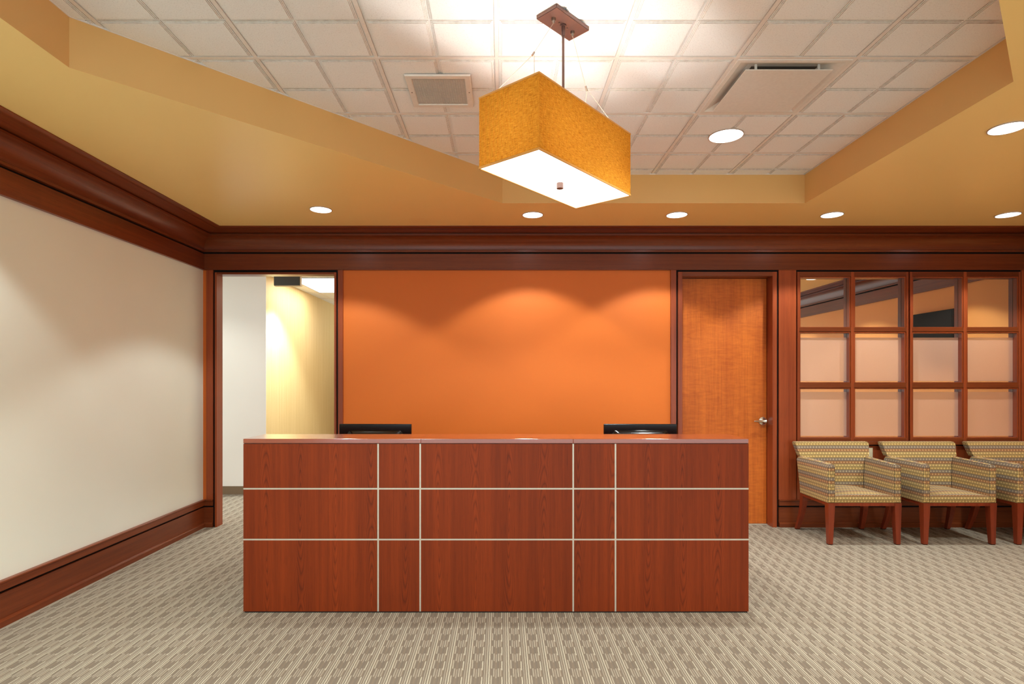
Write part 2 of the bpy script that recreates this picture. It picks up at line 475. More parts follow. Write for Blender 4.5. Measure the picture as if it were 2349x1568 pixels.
def clip_hex(bm, poly=HEX):
    cx = sum(p[0] for p in poly) / len(poly); cy = sum(p[1] for p in poly) / len(poly)
    for i in range(len(poly)):
        a = Vector((*poly[i], 0)); b = Vector((*poly[(i + 1) % len(poly)], 0))
        n = Vector(((b - a).y, -(b - a).x, 0)).normalized()
        if n.dot(Vector((cx, cy, 0)) - a) > 0: n = -n
        a2 = a - n * 0.001
        geom = bm.verts[:] + bm.edges[:] + bm.faces[:]
        if not geom: return
        bmesh.ops.bisect_plane(bm, geom=geom, plane_co=a2, plane_no=n, clear_outer=True)
G, GX0, GY0 = 0.6096, 1.1955, 2.911          # grid module and one crossing
BARW = 0.0095
def tile_bm(x0, y0, zt):
    """24-inch tile scored to read as four 12-inch pads with a stepped edge"""
    bm = bmesh.new()
    i0 = BARW + 0.001
    def rect(xa, xb, ya, yb, z): return [bm.verts.new(c) for c in ((xa, ya, z), (xb, ya, z), (xb, yb, z), (xa, yb, z))]
    q = [(x0 + i0, x0 + G / 2), (x0 + G / 2, x0 + G - i0)]
    r = [(y0 + i0, y0 + G / 2), (y0 + G / 2, y0 + G - i0)]
    for a, (xa, xb) in enumerate(q):
        for b, (ya, yb) in enumerate(r):
            ins = [(0.0, 0.002), (0.0045, 0.002), (0.0055, -0.001), (0.0105, -0.001), (0.0115, -0.004), (0.016, -0.004), (0.017, -0.007)]
            prev = None
            for k, (d, dz) in enumerate(ins):
                cur = rect(xa + d, xb - d, ya + d, yb - d, zt - dz - 0.012)
                # dz is negative downwards: steps drop towards the room
                for vv in cur: vv.co.z = zt + dz
                if prev:
                    for i in range(4):
                        f = bm.faces.new((prev[i], prev[(i + 1) % 4], cur[(i + 1) % 4], cur[i]))
                        f.material_index = 1 if ins[k][1] != ins[k - 1][1] else 0
                prev = cur
            bm.faces.new(prev)
    for f in bm.faces:
        if f.normal.z > 0: f.normal_flip()
    bmesh.ops.recalc_face_normals(bm, faces=bm.faces)
    return bm
DIFF_CELL = (0, 0)                           # the supply diffuser fills this cell
for i in range(-6, 3):
    for j in range(-4, 4):
        if (i, j) == DIFF_CELL: continue
        bmt = tile_bm(GX0 + i * G, GY0 + j * G, ZC)
        clip_hex(bmt)
        if len(bmt.faces) < 1: bmt.free(); continue
        for f in bmt.faces:
            f.normal_update()
            if f.normal.z > 0.0: f.normal_flip()
        obj('ceiling_tile', bmt, [M['tile'], M['tile_edge']], ceiling)
for i in range(-6, 4):
    x = GX0 + i * G
    b_ = B(x - BARW, x + BARW, 0.3, 5.0, ZC - 0.003, ZC + 0.02); clip_hex(b_)
    if len(b_.faces): obj('ceiling_grid_bar', b_, M['bar'], ceiling)
    else: b_.free()
for j in range(-4, 4):
    y = GY0 + j * G
    b_ = B(-2.4, 2.8, y - BARW, y + BARW, ZC - 0.0035, ZC + 0.02); clip_hex(b_)
    if len(b_.faces): obj('ceiling_grid_bar', b_, M['bar'], ceiling)
    else: b_.free()

bm = bmesh.new()
for i in range(6):
    a = Vector((*HEX[i], 0)); b = Vector((*HEX[(i + 1) % 6], 0)); c0 = Vector((0.233, 2.633, 0))
    n = Vector(((b - a).y, -(b - a).x, 0)).normalized()
    if n.dot(c0 - a) < 0: n = -n
    q = [a, b, b + n * .005, a + n * .005]
    lo = [bm.verts.new((v.x, v.y, ZC - .0085)) for v in q]; hi = [bm.verts.new((v.x, v.y, ZC + .004)) for v in q]
    bm.faces.new(lo[::-1]); bm.faces.new(hi)
    for k in range(4): bm.faces.new((lo[k], lo[(k + 1) % 4], hi[(k + 1) % 4], hi[k]))
bmesh.ops.recalc_face_normals(bm, faces=bm.faces)
obj('wall_angle_trim', bm, M['bar'], ceiling)

# ---------------------------------------------------------------- cornice, frieze, baseboards
def cove_profile():
    p = [(0.0, 2.632), (0.032, 2.632), (0.032, 2.650), (0.022, 2.655)]
    for k in range(1, 9):                     # concave cove
        a = k / 8 * PI / 2
        p.append((0.022 + 0.104 * (1 - math.cos(a)), 2.655 + 0.107 * math.sin(a)))
    p += [(0.138, 2.7625), (0.138, 2.776), (0.116, 2.777), (0.116, 2.786), (0.148, 2.785)]
    p += [(0.20, 2.789), (0.262, 2.7945), (0.270, 2.792), (0.292, 2.795), (0.313, 2.800), (0.313, ZS - 0.0005), (0.0, ZS - 0.0005)]
    return p
frieze = [(0.0, 2.4615), (0.026, 2.4615), (0.026, 2.470), (0.020, 2.472), (0.020, 2.6155), (0.0, 2.6155)]
gapr = [(0.0, 2.6155), (0.004, 2.6155), (0.004, 2.632), (0.0, 2.632)]
cove = cove_profile()
jx = [XL, px(833, 5.45), px(1515, 5.45), px(1975, 5.45), XR]
jf = [XL, px(1177, DF), px(1497, DF), px(2118, DF), XR]
def trim_run(name, wall, joints_c, joints_f, mat, ma, mb):
    root = empty(name, (0, 0, 0), **S)
    n = len(joints_c) - 1
    for k in range(n):
        obj('crown_moulding', sweep(bmesh.new(), cove, wall, joints_c[k], joints_c[k + 1], ma and k == 0, mb and k == n - 1), mat, root, True)
    n = len(joints_f) - 1
    for k in range(n):
        obj('frieze_board', sweep(bmesh.new(), frieze, wall, joints_f[k], joints_f[k + 1], ma and k == 0, mb and k == n - 1), mat, root)
    obj('shadow_gap', sweep(bmesh.new(), gapr, wall, joints_c[0], joints_c[-1], ma, mb), M['gap'], root)
trim_run('trim_1', 'left', [YF, 1.6, YB], [YF, 0.4, 3.55, YB], M['wy'], False, True)
trim_run('trim_2', 'back', jx, jf, M['wx'], True, True)
trim_run('trim_3', 'right', [YF, 2.2, YB], [YF, 2.8, YB], M['wy'], False, True)

shoe = [(0, 0), (0.034, 0), (0.034, 0.034), (0.030, 0.042), (0.022, 0.045), (0, 0.045)]
board = [(0, 0.045), (0.018, 0.045), (0.018, 0.189), (0, 0.189)]
bgap = [(0, 0.189), (0.003, 0.189), (0.003, 0.206), (0, 0.206)]
rail = [(0, 0.206), (0.024, 0.206), (0.024, 0.250), (0.031, 0.253), (0.031, 0.259), (0.026, 0.262), (0, 0.262)]
def base_run(name, wall, a, b, mat, ma, mb):
    root = empty(name, (0, 0, 0), **S)
    for nm, pr, mt in (('shoe_moulding', shoe, mat), ('board', board, mat), ('shadow_gap', bgap, M['gap']), ('top_rail', rail, mat)):
        obj(nm, sweep(bmesh.new(), pr, wall, a, b, ma, mb), mt, root)
base_run('baseboard_left', 'left', YF, YB, M['wy'], False, True)
base_run('baseboard_back_left', 'back', XL, px(488.5, DF), M['wx'], True, False)
base_run('baseboard_back_right', 'back', px(1787, DF), XR, M['wx'], False, True)
base_run('baseboard_right', 'right', YF, YB, M['wy'], False, True)

# ---------------------------------------------------------------- casings on the back wall
HB = 2.4615                                   # underside of the frieze
Z0B = 0.262
def uprt(name, xa, xb, z0, z1, mat, parent, y0=DF, y1=YB, **k):
    return obj(name, B(xa, xb, y0, y1, z0, z1, bevel=0.0012), mat, parent, **k)
def reveal(parent, xa, xb, z0, z1):           # black recess between casing and frame
    return obj('shadow_gap', B(xa, xb, YB - 0.004, YB, z0, z1), M['gap'], parent)
# door_1: cased opening at the left
d1 = empty('door_1', (px(632, DF), DF, 0), **S)
obj('casing_strip', B(px(473, DF), px(488.5, DF), DF, YB, Z0B, HB, bevel=.0012), M['wz'], d1)
obj('casing_strip', B(px(775, DF), px(786.5, DF), DF, YB, 0, HB, bevel=.0012), M['wz'], d1)
reveal(d1, px(488.5, DF), px(493.5, DF), 0, HB)
reveal(d1, px(771.5, DF), px(775, DF), 0, HB)
reveal(d1, px(493.5, DF), px(771.5, DF), pz(624.5, DF), HB)
jb = 5.605
obj('jamb', B(px(493.5, DF), OL, 5.488, jb, 0, pz(624.5, DF), bevel=.001), M['wz'], d1)
obj('jamb', B(OR_, px(771.5, DF), 5.488, jb, 0, pz(624.5, DF), bevel=.001), M['wz'], d1)
obj('head_jamb', B(OL, OR_, 5.488, jb, OT, pz(624.5, DF), bevel=.001), M['wx'], d1)
# door_2: veneered door with frame
d2 = empty('door_2', (px(1668, DF), DF, 0), **S)
obj('casing_strip', B(px(1538.8, DF), px(1551.5, DF), DF, YB, 0, HB, bevel=.0012), M['wz'], d2)
obj('casing_strip', B(px(1786.5, DF), px(1826.6, DF), DF, YB, Z0B, HB, bevel=.0012), M['wz'], d2, label='wide cherry pilaster strip between door and window')
reveal(d2, px(1551.5, DF), px(1554.8, DF), 0, HB)
reveal(d2, px(1781, DF), px(1786.5, DF), 0, HB)
reveal(d2, px(1554.8, DF), px(1781, DF), pz(623.5, DF), HB)
FR = 5.484
obj('jamb', B(px(1554.8, DF), DL, FR, 5.66, 0, pz(623.5, DF), bevel=.001), M['wz'], d2)
obj('jamb', B(DR, px(1781, DF), FR, 5.66, 0, pz(623.5, DF), bevel=.001), M['wz'], d2)
obj('head_jamb', B(DL, DR, FR, 5.66, DT, pz(623.5, DF), bevel=.001), M['wx'], d2)
LY = 5.604
leaf = obj('door_leaf', B(DL + .003, DR - .003, LY, LY + 0.045, 0.008, DT - .003, bevel=.0015), M['door'], d2)
obj('threshold', B(DL, DR, LY - 0.02, LY + 0.06, 0.0, 0.006), M['alu'], d2)
hx, hz = px(1749, 5.6), pz(965, 5.6)
bm = T((hx, LY - .010, hz), (hx, LY, hz), 0.038, 32); tube(bm, (hx, LY - .014, hz), (hx, LY - .010, hz), 0.030, 32, r2=.036)
tube(bm, (hx, LY - .055, hz), (hx, LY - .012, hz), 0.013, 20)
obj('lever_rose', bm, M['chrome'], d2, True)
bm = bmesh.new()
pts = [(hx + .016, 0.013), (hx, 0.015), (hx - .03, .012), (hx - .065, .0105), (hx - .098, .008), (hx - .108, .003)]
prev = None
for k, (xx, rr) in enumerate(pts):
    cur = [bm.verts.new((xx, LY - .055 + .006 * math.sin(k) + 0.007 * math.cos(a), hz + rr * math.sin(a))) for a in [2 * PI * q / 12 for q in range(12)]]
    if prev:
        for q in range(12): bm.faces.new((prev[q], prev[(q + 1) % 12], cur[(q + 1) % 12], cur[q]))
    else: bm.faces.new(cur[::-1])
    prev = cur
bm.faces.new(prev); bmesh.ops.recalc_face_normals(bm, faces=bm.faces)
obj('lever_handle', bm, M['chrome'], d2, True)

# ---------------------------------------------------------------- glazed windows at the right
GY = 5.542                                    # glass plane
def window(name, xo0, xo1, ox, label):
    """ox: two openings (front edges) as pixel pairs"""
    root = empty(name, (px((xo0 + xo1) / 2, DF), DF, WZ0), label=label, **S)
    y0, y1 = 5.490, 5.60
    z_open = [(pz(633.5, DF), pz(750.8, DF)), (pz(760.3, DF), pz(877.5, DF)), (pz(888.8, DF), pz(1004, DF))]
    X0, X1 = px(xo0, DF), px(xo1, DF)
    xa = [(px(a, DF), px(b, DF)) for a, b in ox]
    obj('stile', B(X0, xa[0][0], y0, y1, WZ0, WZ1, bevel=.001), M['wz'], root)
    obj('stile', B(xa[1][1], X1, y0, y1, WZ0, WZ1, bevel=.001), M['wz'], root)
    obj('mullion', B(xa[0][1], xa[1][0], y0, y1, WZ0, WZ1, bevel=.001), M['wz'], root)
    for a, b in xa:
        obj('rail', B(a, b, y0, y1, z_open[0][0], WZ1, bevel=.001), M['wx'], root)
        obj('rail', B(a, b, y0, y1, WZ0, z_open[2][1], bevel=.001), M['wx'], root)
        for k in (0, 1):
            obj('muntin', B(a, b, y0, y1, z_open[k + 1][0], z_open[k][1], bevel=.001), M['wx'], root)
        for k, (zt, zb) in enumerate(z_open):
            # stepped bead frame inside each opening
            w = 0.0135; yb = y0 + 0.006
            bm = bmesh.new()
            zb2 = zb if k < 2 else zb
            box(bm, a + .0022, a + w, yb, GY - .002, zb + .0005, zt - .0022)
            box(bm, b - w, b - .0022, yb, GY - .002, zb + .0005, zt - .0022)
            box(bm, a + w, b - w, yb, GY - .002, zt - w, zt - .0022)
            box(bm, a + w, b - w, yb, GY - .002, zb + .0005, zb + .005)
            obj('glazing_bead', bm, M['wz'], root)
            pane = obj('pane', B(a + .004, b - .004, GY, GY + .006, zb + .002, zt - .004), M['glass'], root)
            if k > 0:
                top = zt - w - (0.040 if k == 1 else 0.028)
                obj('frosted_film', B(a + w, b - w, GY - .0012, GY - .0002, zb + .016, top), M['film'], pane)
window('window_1', 1828.5, 2083.3, [(1833, 1951.5), (1958.5, 2078)], 'left cherry framed window with six panes beside the pilaster')
window('window_2', 2086.7, 2341, [(2091.5, 2209.5), (2216.5, 2336)], 'right cherry framed window with six panes at the photo edge')
t4 = empty('trim_4', (px(2083, DF), DF, 0), **S)
obj('shadow_gap', B(px(1826.6, DF), px(1828.5, DF), YB - .004, YB, Z0B, HB), M['gap'], t4)
obj('shadow_gap', B(px(2083.3, DF), px(2086.7, DF), YB - .004, YB + .003, WZ0, HB), M['gap'], t4)
obj('shadow_gap', B(px(2341, DF), px(2344, DF), YB - .004, YB, Z0B, HB), M['gap'], t4)
obj('shadow_gap', B(px(1828.5, DF), px(2341, DF), YB - .004, YB, WZ1, HB), M['gap'], t4)
obj('shadow_gap', B(px(1828.5, DF), px(2341, DF), YB - .004, YB, pz(1022, DF), pz(1019.5, DF)), M['gap'], t4)
obj('window_stool', B(px(1828.5, DF), px(2341, DF), 5.486, YB, pz(1019.5, DF), WZ0, bevel=.002), M['wx'], t4)
obj('casing_strip', B(px(2344, DF), XR, DF, YB, Z0B, HB, bevel=.001), M['wz'], t4)
pw = (px(2341, DF) - px(1828.5, DF)) / 3
for k in range(3):
    xa = px(1828.5, DF) + k * pw
    obj('wainscot_panel', B(xa + .001, xa + pw - .001, 5.503, YB, Z0B, pz(1022, DF), bevel=.001), M['wz'], t4)

# dark space behind the glass
bm = bmesh.new()
box(bm, 2.6, XR + 0.12, 8.0, 8.1, 0, 2.9); box(bm, 2.5, 2.6, 5.67, 8.1, 0, 2.9)
box(bm, XR + .12, XR + 0.22, 5.626, 8.1, 0, 2.9); box(bm, 2.5, XR + .22, 5.63, 8.1, 2.9, 3.0)
obj('wall_inner_room', bm, M['dark_room'], **S)

# ---------------------------------------------------------------- hallway behind the left opening
HX, HY, HZ = -2.905, 7.08, 2.714
obj('wall_hall_front', box(B(-4.9, HX - .12, HY + .004, HY + 0.12, 0, HZ), -4.9, HX, HY, HY + .004, 0, HZ), M['hall_white'], **S)
obj('wall_hall_left', B(HX - 0.12, HX, HY + 0.0045, 12.5, 0, HZ), M['straw'], **S)
obj('corner_bead', B(HX - 0.006, HX + .0012, HY - .0015, HY + .004, 0.1, HZ), M['hall_white'], bpy.data.objects['wall_hall_front'])
obj('wall_hall_right', B(-1.25, -1.13, TB, 12.5, 0, HZ), M['hall_white'], **S)
obj('wall_hall_end', B(HX - .12, -1.13, 12.5, 12.62, 0, HZ), M['straw'], **S)
obj('wall_hall_side', B(-4.9, -4.8, TB, HY, 0, HZ), M['hall_white'], **S)
obj('ceiling_hall', B(-4.9, -1.13, TB, 12.62, HZ, HZ + .05), M['tile'], **S)
chb = bpy.data.objects['ceiling_hall']
for k in range(6):
    yy = HY + 0.23 + 1.2192 + (k - 1) * 0.6096
    obj('ceiling_grid_bar', B(HX, -1.25, yy - .012, yy + .012, HZ - .003, HZ), M['bar'], chb)
obj('ceiling_grid_bar', B(-2.704 - .024, -2.704, HY + .1, 12.4, HZ - .004, HZ), M['bar'], chb)
obj('baseboard_hall', B(-4.8, HX + .004, HY - .008, HY, 0, 0.1), M['hall_base'], **S)
obj('baseboard_hall_left', B(HX, HX + .008, HY, 12.5, 0, 0.1), M['hall_base'], **S)
tf = empty('ceiling_troffer', (-2.397, 7.92, HZ), label='white rectangular fluorescent panel in the hallway ceiling beyond the opening', category='light')
obj('lens', B(-2.70, -2.095, 7.315, 8.53, HZ - .006, HZ - .001), M['troffer'], tf)
bm = bmesh.new()
for a in ((-2.704, -2.70, 7.311, 8.534), (-2.095, -2.091, 7.311, 8.534), (-2.70, -2.095, 7.311, 7.315), (-2.70, -2.095, 8.53, 8.534)):
    box(bm, *a, HZ - .009, HZ - .0005)
obj('frame', bm, M['black_matte'], tf)
sx0, sx1, sy = px(628, 6.69), px(687.5, 6.69), 6.69
sg = empty('exit_sign', ((sx0 + sx1) / 2, sy, HZ), label='dark back of a sign box hanging from the hallway ceiling', category='sign')
obj('sign_box', B(sx0, sx1, sy, sy + 0.05, pz(654, sy), HZ - .012, bevel=.003), M['sign'], sg)
obj('edge_band', B(sx0 + .002, sx1 + .008, sy + .004, sy + .052, pz(654, sy) - .008, HZ - .02), M['sign_edge'], sg)
obj('mounting_canopy', T(((sx0 + sx1) / 2, sy + .026, HZ - .02), ((sx0 + sx1) / 2, sy + .026, HZ), .05, 20), M['black_matte'], sg)

# ---------------------------------------------------------------- lamps
def spot(parent, loc, power, angle=SPOT_ANGLE, blend=SPOT_BLEND, r=0.045, color=LAMP):
    l = bpy.data.lights.new('lamp', 'SPOT'); l.energy = power; l.spot_size = angle; l.spot_blend = blend
    l.shadow_soft_size = r; l.color = color
    o = bpy.data.objects.new('lamp', l); COL.objects.link(o)
    o.location = Vector(loc) - (world_loc(parent) if parent else Vector((0, 0, 0)))
    if parent: o.parent = parent
    return o
def point(parent, loc, power, r=0.03, color=LAMP):
    l = bpy.data.lights.new('lamp', 'POINT'); l.energy = power; l.shadow_soft_size = r; l.color = color
    o = bpy.data.objects.new('lamp', l); COL.objects.link(o)
    o.location = Vector(loc) - (world_loc(parent) if parent else Vector((0, 0, 0)))
    if parent: o.parent = parent
    return o
def ring_bm(r0, r1, zt, zb, seg=40):
    bm = bmesh.new()
    rows = [(r1, zt), (r1, zb + .001), (r1 - .002, zb), (r0 + .002, zb), (r0, zb + .001), (r0, zt)]
    prev = None; first = None
    for (r, z) in rows + [rows[0]]:
        cur = first if (first and (r, z) == rows[0] and prev) else [bm.verts.new((r * math.cos(2 * PI * k / seg), r * math.sin(2 * PI * k / seg), z)) for k in range(seg)]
        if prev:
            for k in range(seg): bm.faces.new((prev[k], prev[(k + 1) % seg], cur[(k + 1) % seg], cur[k]))
        else: first = cur
        prev = cur
    bmesh.ops.recalc_face_normals(bm, faces=bm.faces)
    return bm
M['ring'] = flat('lamp_trim_ring', (200, 180, 164), 0.4, 0.3)
proto = {}
def downlight(x, y, z, r, label, power, group='recessed downlights in the ceiling', fixture=True):
    root = empty('recessed_downlight', (0, 0, 0), label=label, category='light', group=group)
    if r not in proto:
        WL[root] = Vector((0, 0, 0))
        a = obj('trim_ring', ring_bm(r - .006, r, 0.012, -0.007), M['ring'], root, True)
        b = obj('lens', T((0, 0, -.0035), (0, 0, -.0005), r - .006, 40), M['lens'], root)
        proto[r] = (a, b)
    else:
        for o in proto[r]:
            c = o.copy(); COL.objects.link(c); c.parent = root
    root.location = (x, y, z); WL[root] = Vector((x, y, z))
    spot(root, (x, y, z - 0.012), power)
    return root
SO = [(-1.481, 4.709, 'round downlight over the left doorway, leftmost in the orange soffit'),
      (0.266, 4.857, 'round soffit downlight directly left of the pendant diffuser tip, above orange wall'),
      (1.486, 4.857, 'round soffit downlight above the left edge of the closed door'),
      (2.80, 4.857, 'round soffit downlight above the first window, right of the tray corner'),
      (4.29, 4.857, 'round soffit downlight at the right photo edge, lower of the two there'),
      (2.81, 3.187, 'large round soffit downlight cut by the right photo edge, upper of the two')]
for x, y, lb in SO: downlight(x, y, ZS, 0.089, lb, P_SOFFIT)
downlight(1.497, 3.822, ZC - 0.0068, 0.112, 'round downlight set in the white ceiling tiles below the square diffuser', P_TRAY)
for k, (x, y) in enumerate([(4.29, 3.187), (4.29, 1.5), (-2.42, 2.45)]):
    downlight(x, y, ZS, 0.089, ['round soffit downlight seen only mirrored in the first window pane', 'round soffit downlight over the right wall outside the photo', 'round soffit downlight near the left wall outside the photo'][k], P_SOFFIT)
# unseen lamps added to light the room; one hides behind the pendant
for x, y in ((-2.42, 0.9), (2.81, 1.3), (2.8, -0.8), (0.9, -0.9), (-1.0, -0.9), (4.29, -0.6)):
    spot(None, (x, y, ZS - .012), P_SOFFIT)
for x, y in ((0.28, 3.83), (-0.94, 2.0), (1.2, 2.2), (-0.9, 1.1)):
    spot(None, (x, y, ZC - .03), P_TRAY)
# hallway lamps
spot(None, (-2.42, 7.27, HZ - .02), P_HALL * 7.5, math.radians(104), 0.5)
spot(None, (-3.6, 6.2, HZ - .02), P_HALL * 1.0, math.radians(130), 0.6)
point(None, (-2.1, 10.0, 2.3), P_HALL * 0.25, 0.2)
al = bpy.data.lights.new('troffer_light', 'AREA'); al.shape = 'RECTANGLE'; al.size = 0.6; al.size_y = 1.2; al.energy = P_HALL * 0.7; al.color = (1, .93, .82)
ao = bpy.data.objects.new('troffer_light', al); COL.objects.link(ao); ao.location = (-2.397, 7.92, HZ - .012)

# ---------------------------------------------------------------- pendant lamp
PC = Vector((0.266, 2.602))
long_d = Vector((0.4797, 0.5583)).normalized(); short_d = Vector((-long_d.y, long_d.x))
HLh, HSh = 0.368, 0.158
ZB, ZT = EYE + 0.893, EYE + 1.195
pend = empty('pendant_lamp', (0.272, 2.604, ZC), label='rectangular golden fabric pendant lamp hanging from the tiled ceiling', category='lamp')
def pc(a, b, z): v = PC + long_d * a + short_d * b; return (v.x, v.y, z)
def obox(bm, a0, a1, b0, b1, z0, z1):
    n0 = len(bm.verts)
    vs = [bm.verts.new(pc(a, b, z)) for z in (z0, z1) for a, b in ((a0, b0), (a1, b0), (a1, b1), (a0, b1))]
    for q in ((3,2,1,0),(4,5,6,7),(0,1,5,4),(1,2,6,5),(2,3,7,6),(3,0,4,7)): bm.faces.new([vs[i] for i in q])
    return bm
bm = bmesh.new(); uvl = bm.loops.layers.uv.new('UVMap')
cs = [(-HLh, -HSh), (HLh, -HSh), (HLh, HSh), (-HLh, HSh)]
off = 0.0
for i in range(4):
    a, b = cs[i], cs[(i + 1) % 4]
    L = abs(a[0] - b[0]) + abs(a[1] - b[1])
    f = bm.faces.new([bm.verts.new(pc(*a, ZB + .006)), bm.verts.new(pc(*b, ZB + .006)), bm.verts.new(pc(*b, ZT - .004)), bm.verts.new(pc(*a, ZT - .004))])
    for lp, uv in zip(f.loops, ((off, 0), (off + L, 0), (off + L, ZT - ZB), (off, ZT - ZB))): lp[uvl].uv = uv
    off += L
obj('lamp_shade', bm, M['shade'], pend)
def band(z0, z1, o=0.0015, i_=0.003):
    bm = bmesh.new()
    a, b = HLh + o, HSh + o; c, d = HLh - i_, HSh - i_
    obox(bm, -a, a, -b, -d, z0, z1); obox(bm, -a, a, d, b, z0, z1)
    obox(bm, -a, -c, -d, d, z0, z1); obox(bm, c, a, -d, d, z0, z1)
    return bm
obj('shade_binding', band(ZB, ZB + .008), M['shade_trim'], pend)
obj('shade_binding', band(ZT - .007, ZT), M['shade_trim'], pend)
obj('diffuser', obox(bmesh.new(), -HLh + .006, HLh - .006, -HSh + .006, HSh - .006, ZB + .001, ZB + .006), M['diffuser'], pend)
kx, ky, kz = pc(0, 0, 0)
obj('finial', T((kx, ky, ZB - .024), (kx, ky, ZB + .001), .0155, 24), M['bronze'], pend, True)
# canopy plate, tilted 45 degrees in plan
cc = Vector((0.281, 2.605)); la = Vector((1, 1)).normalized(); sa = Vector((-la.y, la.x))
def cp(a, b, z): v = cc + la * a + sa * b; return (v.x, v.y, z)
bm = bmesh.new()
vs = [bm.verts.new(cp(a, b, z)) for z in (EYE + 1.612, ZC - 0.0065) for a, b in ((-.118, -.059), (.118, -.059), (.118, .059), (-.118, .059))]
for q in ((3,2,1,0),(4,5,6,7),(0,1,5,4),(1,2,6,5),(2,3,7,6),(3,0,4,7)): bm.faces.new([vs[i] for i in q])
bmesh.ops.bevel(bm, geom=bm.edges[:], offset=.002, segments=2, affect='EDGES')
obj('canopy', bm, M['bronze'], pend)
zc = EYE + 1.612
rx, ry = cp(0, 0, 0)[:2]
obj('rod', T((rx, ry, ZB + .05), (rx, ry, zc), .0058, 16), M['bronze'], pend, True)
bm = T((rx, ry, zc - .05), (rx, ry, zc), .0085, 20); tube(bm, (rx, ry, zc - .006), (rx, ry, zc), .014, 20)
obj('rod_collar', bm, M['bronze'], pend, True)
for sgn in (-1, 1):
    sx, sy_ = cp(0.028 * sgn, 0, 0)[:2]
    obj('screw', T((sx, sy_, zc - .005), (sx, sy_, zc), .003, 10), M['nickel'], pend)
    ex, ey = cp(0.068 * sgn, 0, 0)[:2]
    bm = T((ex, ey, zc - .012), (ex, ey, zc), .0095, 20); tube(bm, (ex, ey, zc - .022), (ex, ey, zc - .012), .004, 12, r2=.007)
    obj('cable_mount', bm, M['nickel'], pend, True)
    end = Vector(pc(HLh * .98 * sgn, 0, ZT - .02))
    st = Vector((ex, ey, zc - .02))
    tt = 0.48 if sgn < 0 else 0.46
    g = st.lerp(end, tt); dirn = (end - st).normalized()
    obj('cable_gripper', T(tuple(g - dirn * .012), tuple(g + dirn * .012), .0042, 12), M['nickel'], pend, True)
    bm = path_tube(bmesh.new(), [tuple(st), tuple(g)], .0011)
    a1 = Vector(pc(HLh * .97 * sgn, HSh * .8, ZT - .02)); a2 = Vector(pc(HLh * .97 * sgn, -HSh * .8, ZT - .02))
    path_tube(bm, [tuple(g + dirn * .01), tuple(a1)], .0011)
    k1 = g + dirn * .01 + Vector((0.008, 0, 0))
    path_tube(bm, [tuple(g), tuple(k1), tuple(a2)], .0011)
    obj('cable', bm, M['cable'], pend)
bm = bmesh.new()
obox(bm, -HLh + .003, HLh - .003, -.006, .006, ZT - .03, ZT - .024)
obox(bm, -.006, .006, -HSh + .003, HSh - .003, ZB + .05, ZB + .056)
obj('support_bar', bm, M['nickel'], pend)
for a in (-0.2, 0.0, 0.2):
    point(pend, pc(a, 0.0, (ZB + ZT) / 2 - .01), P_PEND / 3, 0.03, (0.95, .98, .95))

# ---------------------------------------------------------------- ceiling vents
vx0, vx1, vy0, vy1 = -0.519, -0.163, 3.047, 3.403
zv = ZC - 0.012
rv = empty('return_grille', ((vx0 + vx1) / 2, (vy0 + vy1) / 2, zv), label='small square egg-crate return grille left of the pendant lamp', category='vent')
bm = bmesh.new(); fw = 0.036
def bevel_frame(bm, x0, x1, y0, y1, w, z0, z1):
    o = [(x0, y0), (x1, y0), (x1, y1), (x0, y1)]; m = 0.004
    rows = [(0, z1), (m, z0), (w - .004, z0), (w, z0 + .005), (w, z1)]
    prev = None
    for d, z in rows:
        cur = [bm.verts.new((x + (d if x == x0 else -d), y + (d if y == y0 else -d), z)) for x, y in o]
        if prev:
            for k in range(4): bm.faces.new((prev[k], prev[(k + 1) % 4], cur[(k + 1) % 4], cur[k]))
        prev = cur
    bmesh.ops.recalc_face_normals(bm, faces=bm.faces)
    return bm
obj('frame', bevel_frame(bm, vx0, vx1, vy0, vy1, fw, zv - .008, zv), M['vent'], rv)
bm = bmesh.new(); n = 22; gx0, gx1, gy0, gy1 = vx0 + fw, vx1 - fw, vy0 + fw, vy1 - fw
for k in range(n + 1):
    x = gx0 + (gx1 - gx0) * k / n; y = gy0 + (gy1 - gy0) * k / n
    box(bm, x - .0011, x + .0011, gy0, gy1, zv - .004, zv + .004); box(bm, gx0, gx1, y - .0011, y + .0011, zv - .004, zv + .004)
obj('egg_crate_grid', bm, M['vent_grid'], rv, kind='stuff')
obj('duct_backing', B(gx0, gx1, gy0, gy1, zv + .0061, zv + .009), M['vent_dark'], rv)
for x in (vx0 + .017, vx1 - .017):
    obj('screw', T((x, (vy0 + vy1) / 2, zv - .0095), (x, (vy0 + vy1) / 2, zv - .0075), .004, 12), M['nickel'], rv)

q0, q1, q2, q3 = GX0 + BARW, GX0 + G - BARW, GY0 + BARW, GY0 + G - BARW
sd = empty('supply_diffuser', ((q0 + q1) / 2, (q2 + q3) / 2, ZC), label='large square air diffuser with flat white plaque in the tiled ceiling', category='vent')
bm = bmesh.new()
rows = [(0, ZC - .001), (.004, ZC - .006), (.026, ZC - .006), (.034, ZC - .002), (.09, ZC + .022), (.12, ZC + .026)]
prev = None
for d, z in rows:
    cur = [bm.verts.new(c) for c in ((q0 + d, q2 + d, z), (q1 - d, q2 + d, z), (q1 - d, q3 - d, z), (q0 + d, q3 - d, z))]
    if prev:
        for k in range(4): bm.faces.new((prev[k], prev[(k + 1) % 4], cur[(k + 1) % 4], cur[k]))
    prev = cur
bmesh.ops.recalc_face_normals(bm, faces=bm.faces)
obj('back_pan', bm, M['vent'], sd)
obj('duct_opening', B(q0 + .12, q1 - .12, q2 + .12, q3 - .12, ZC + .024, ZC + .028), M['vent_dark'], sd)
mx_, my_ = (q0 + q1) / 2, (q2 + q3) / 2
zp = EYE + 1.617
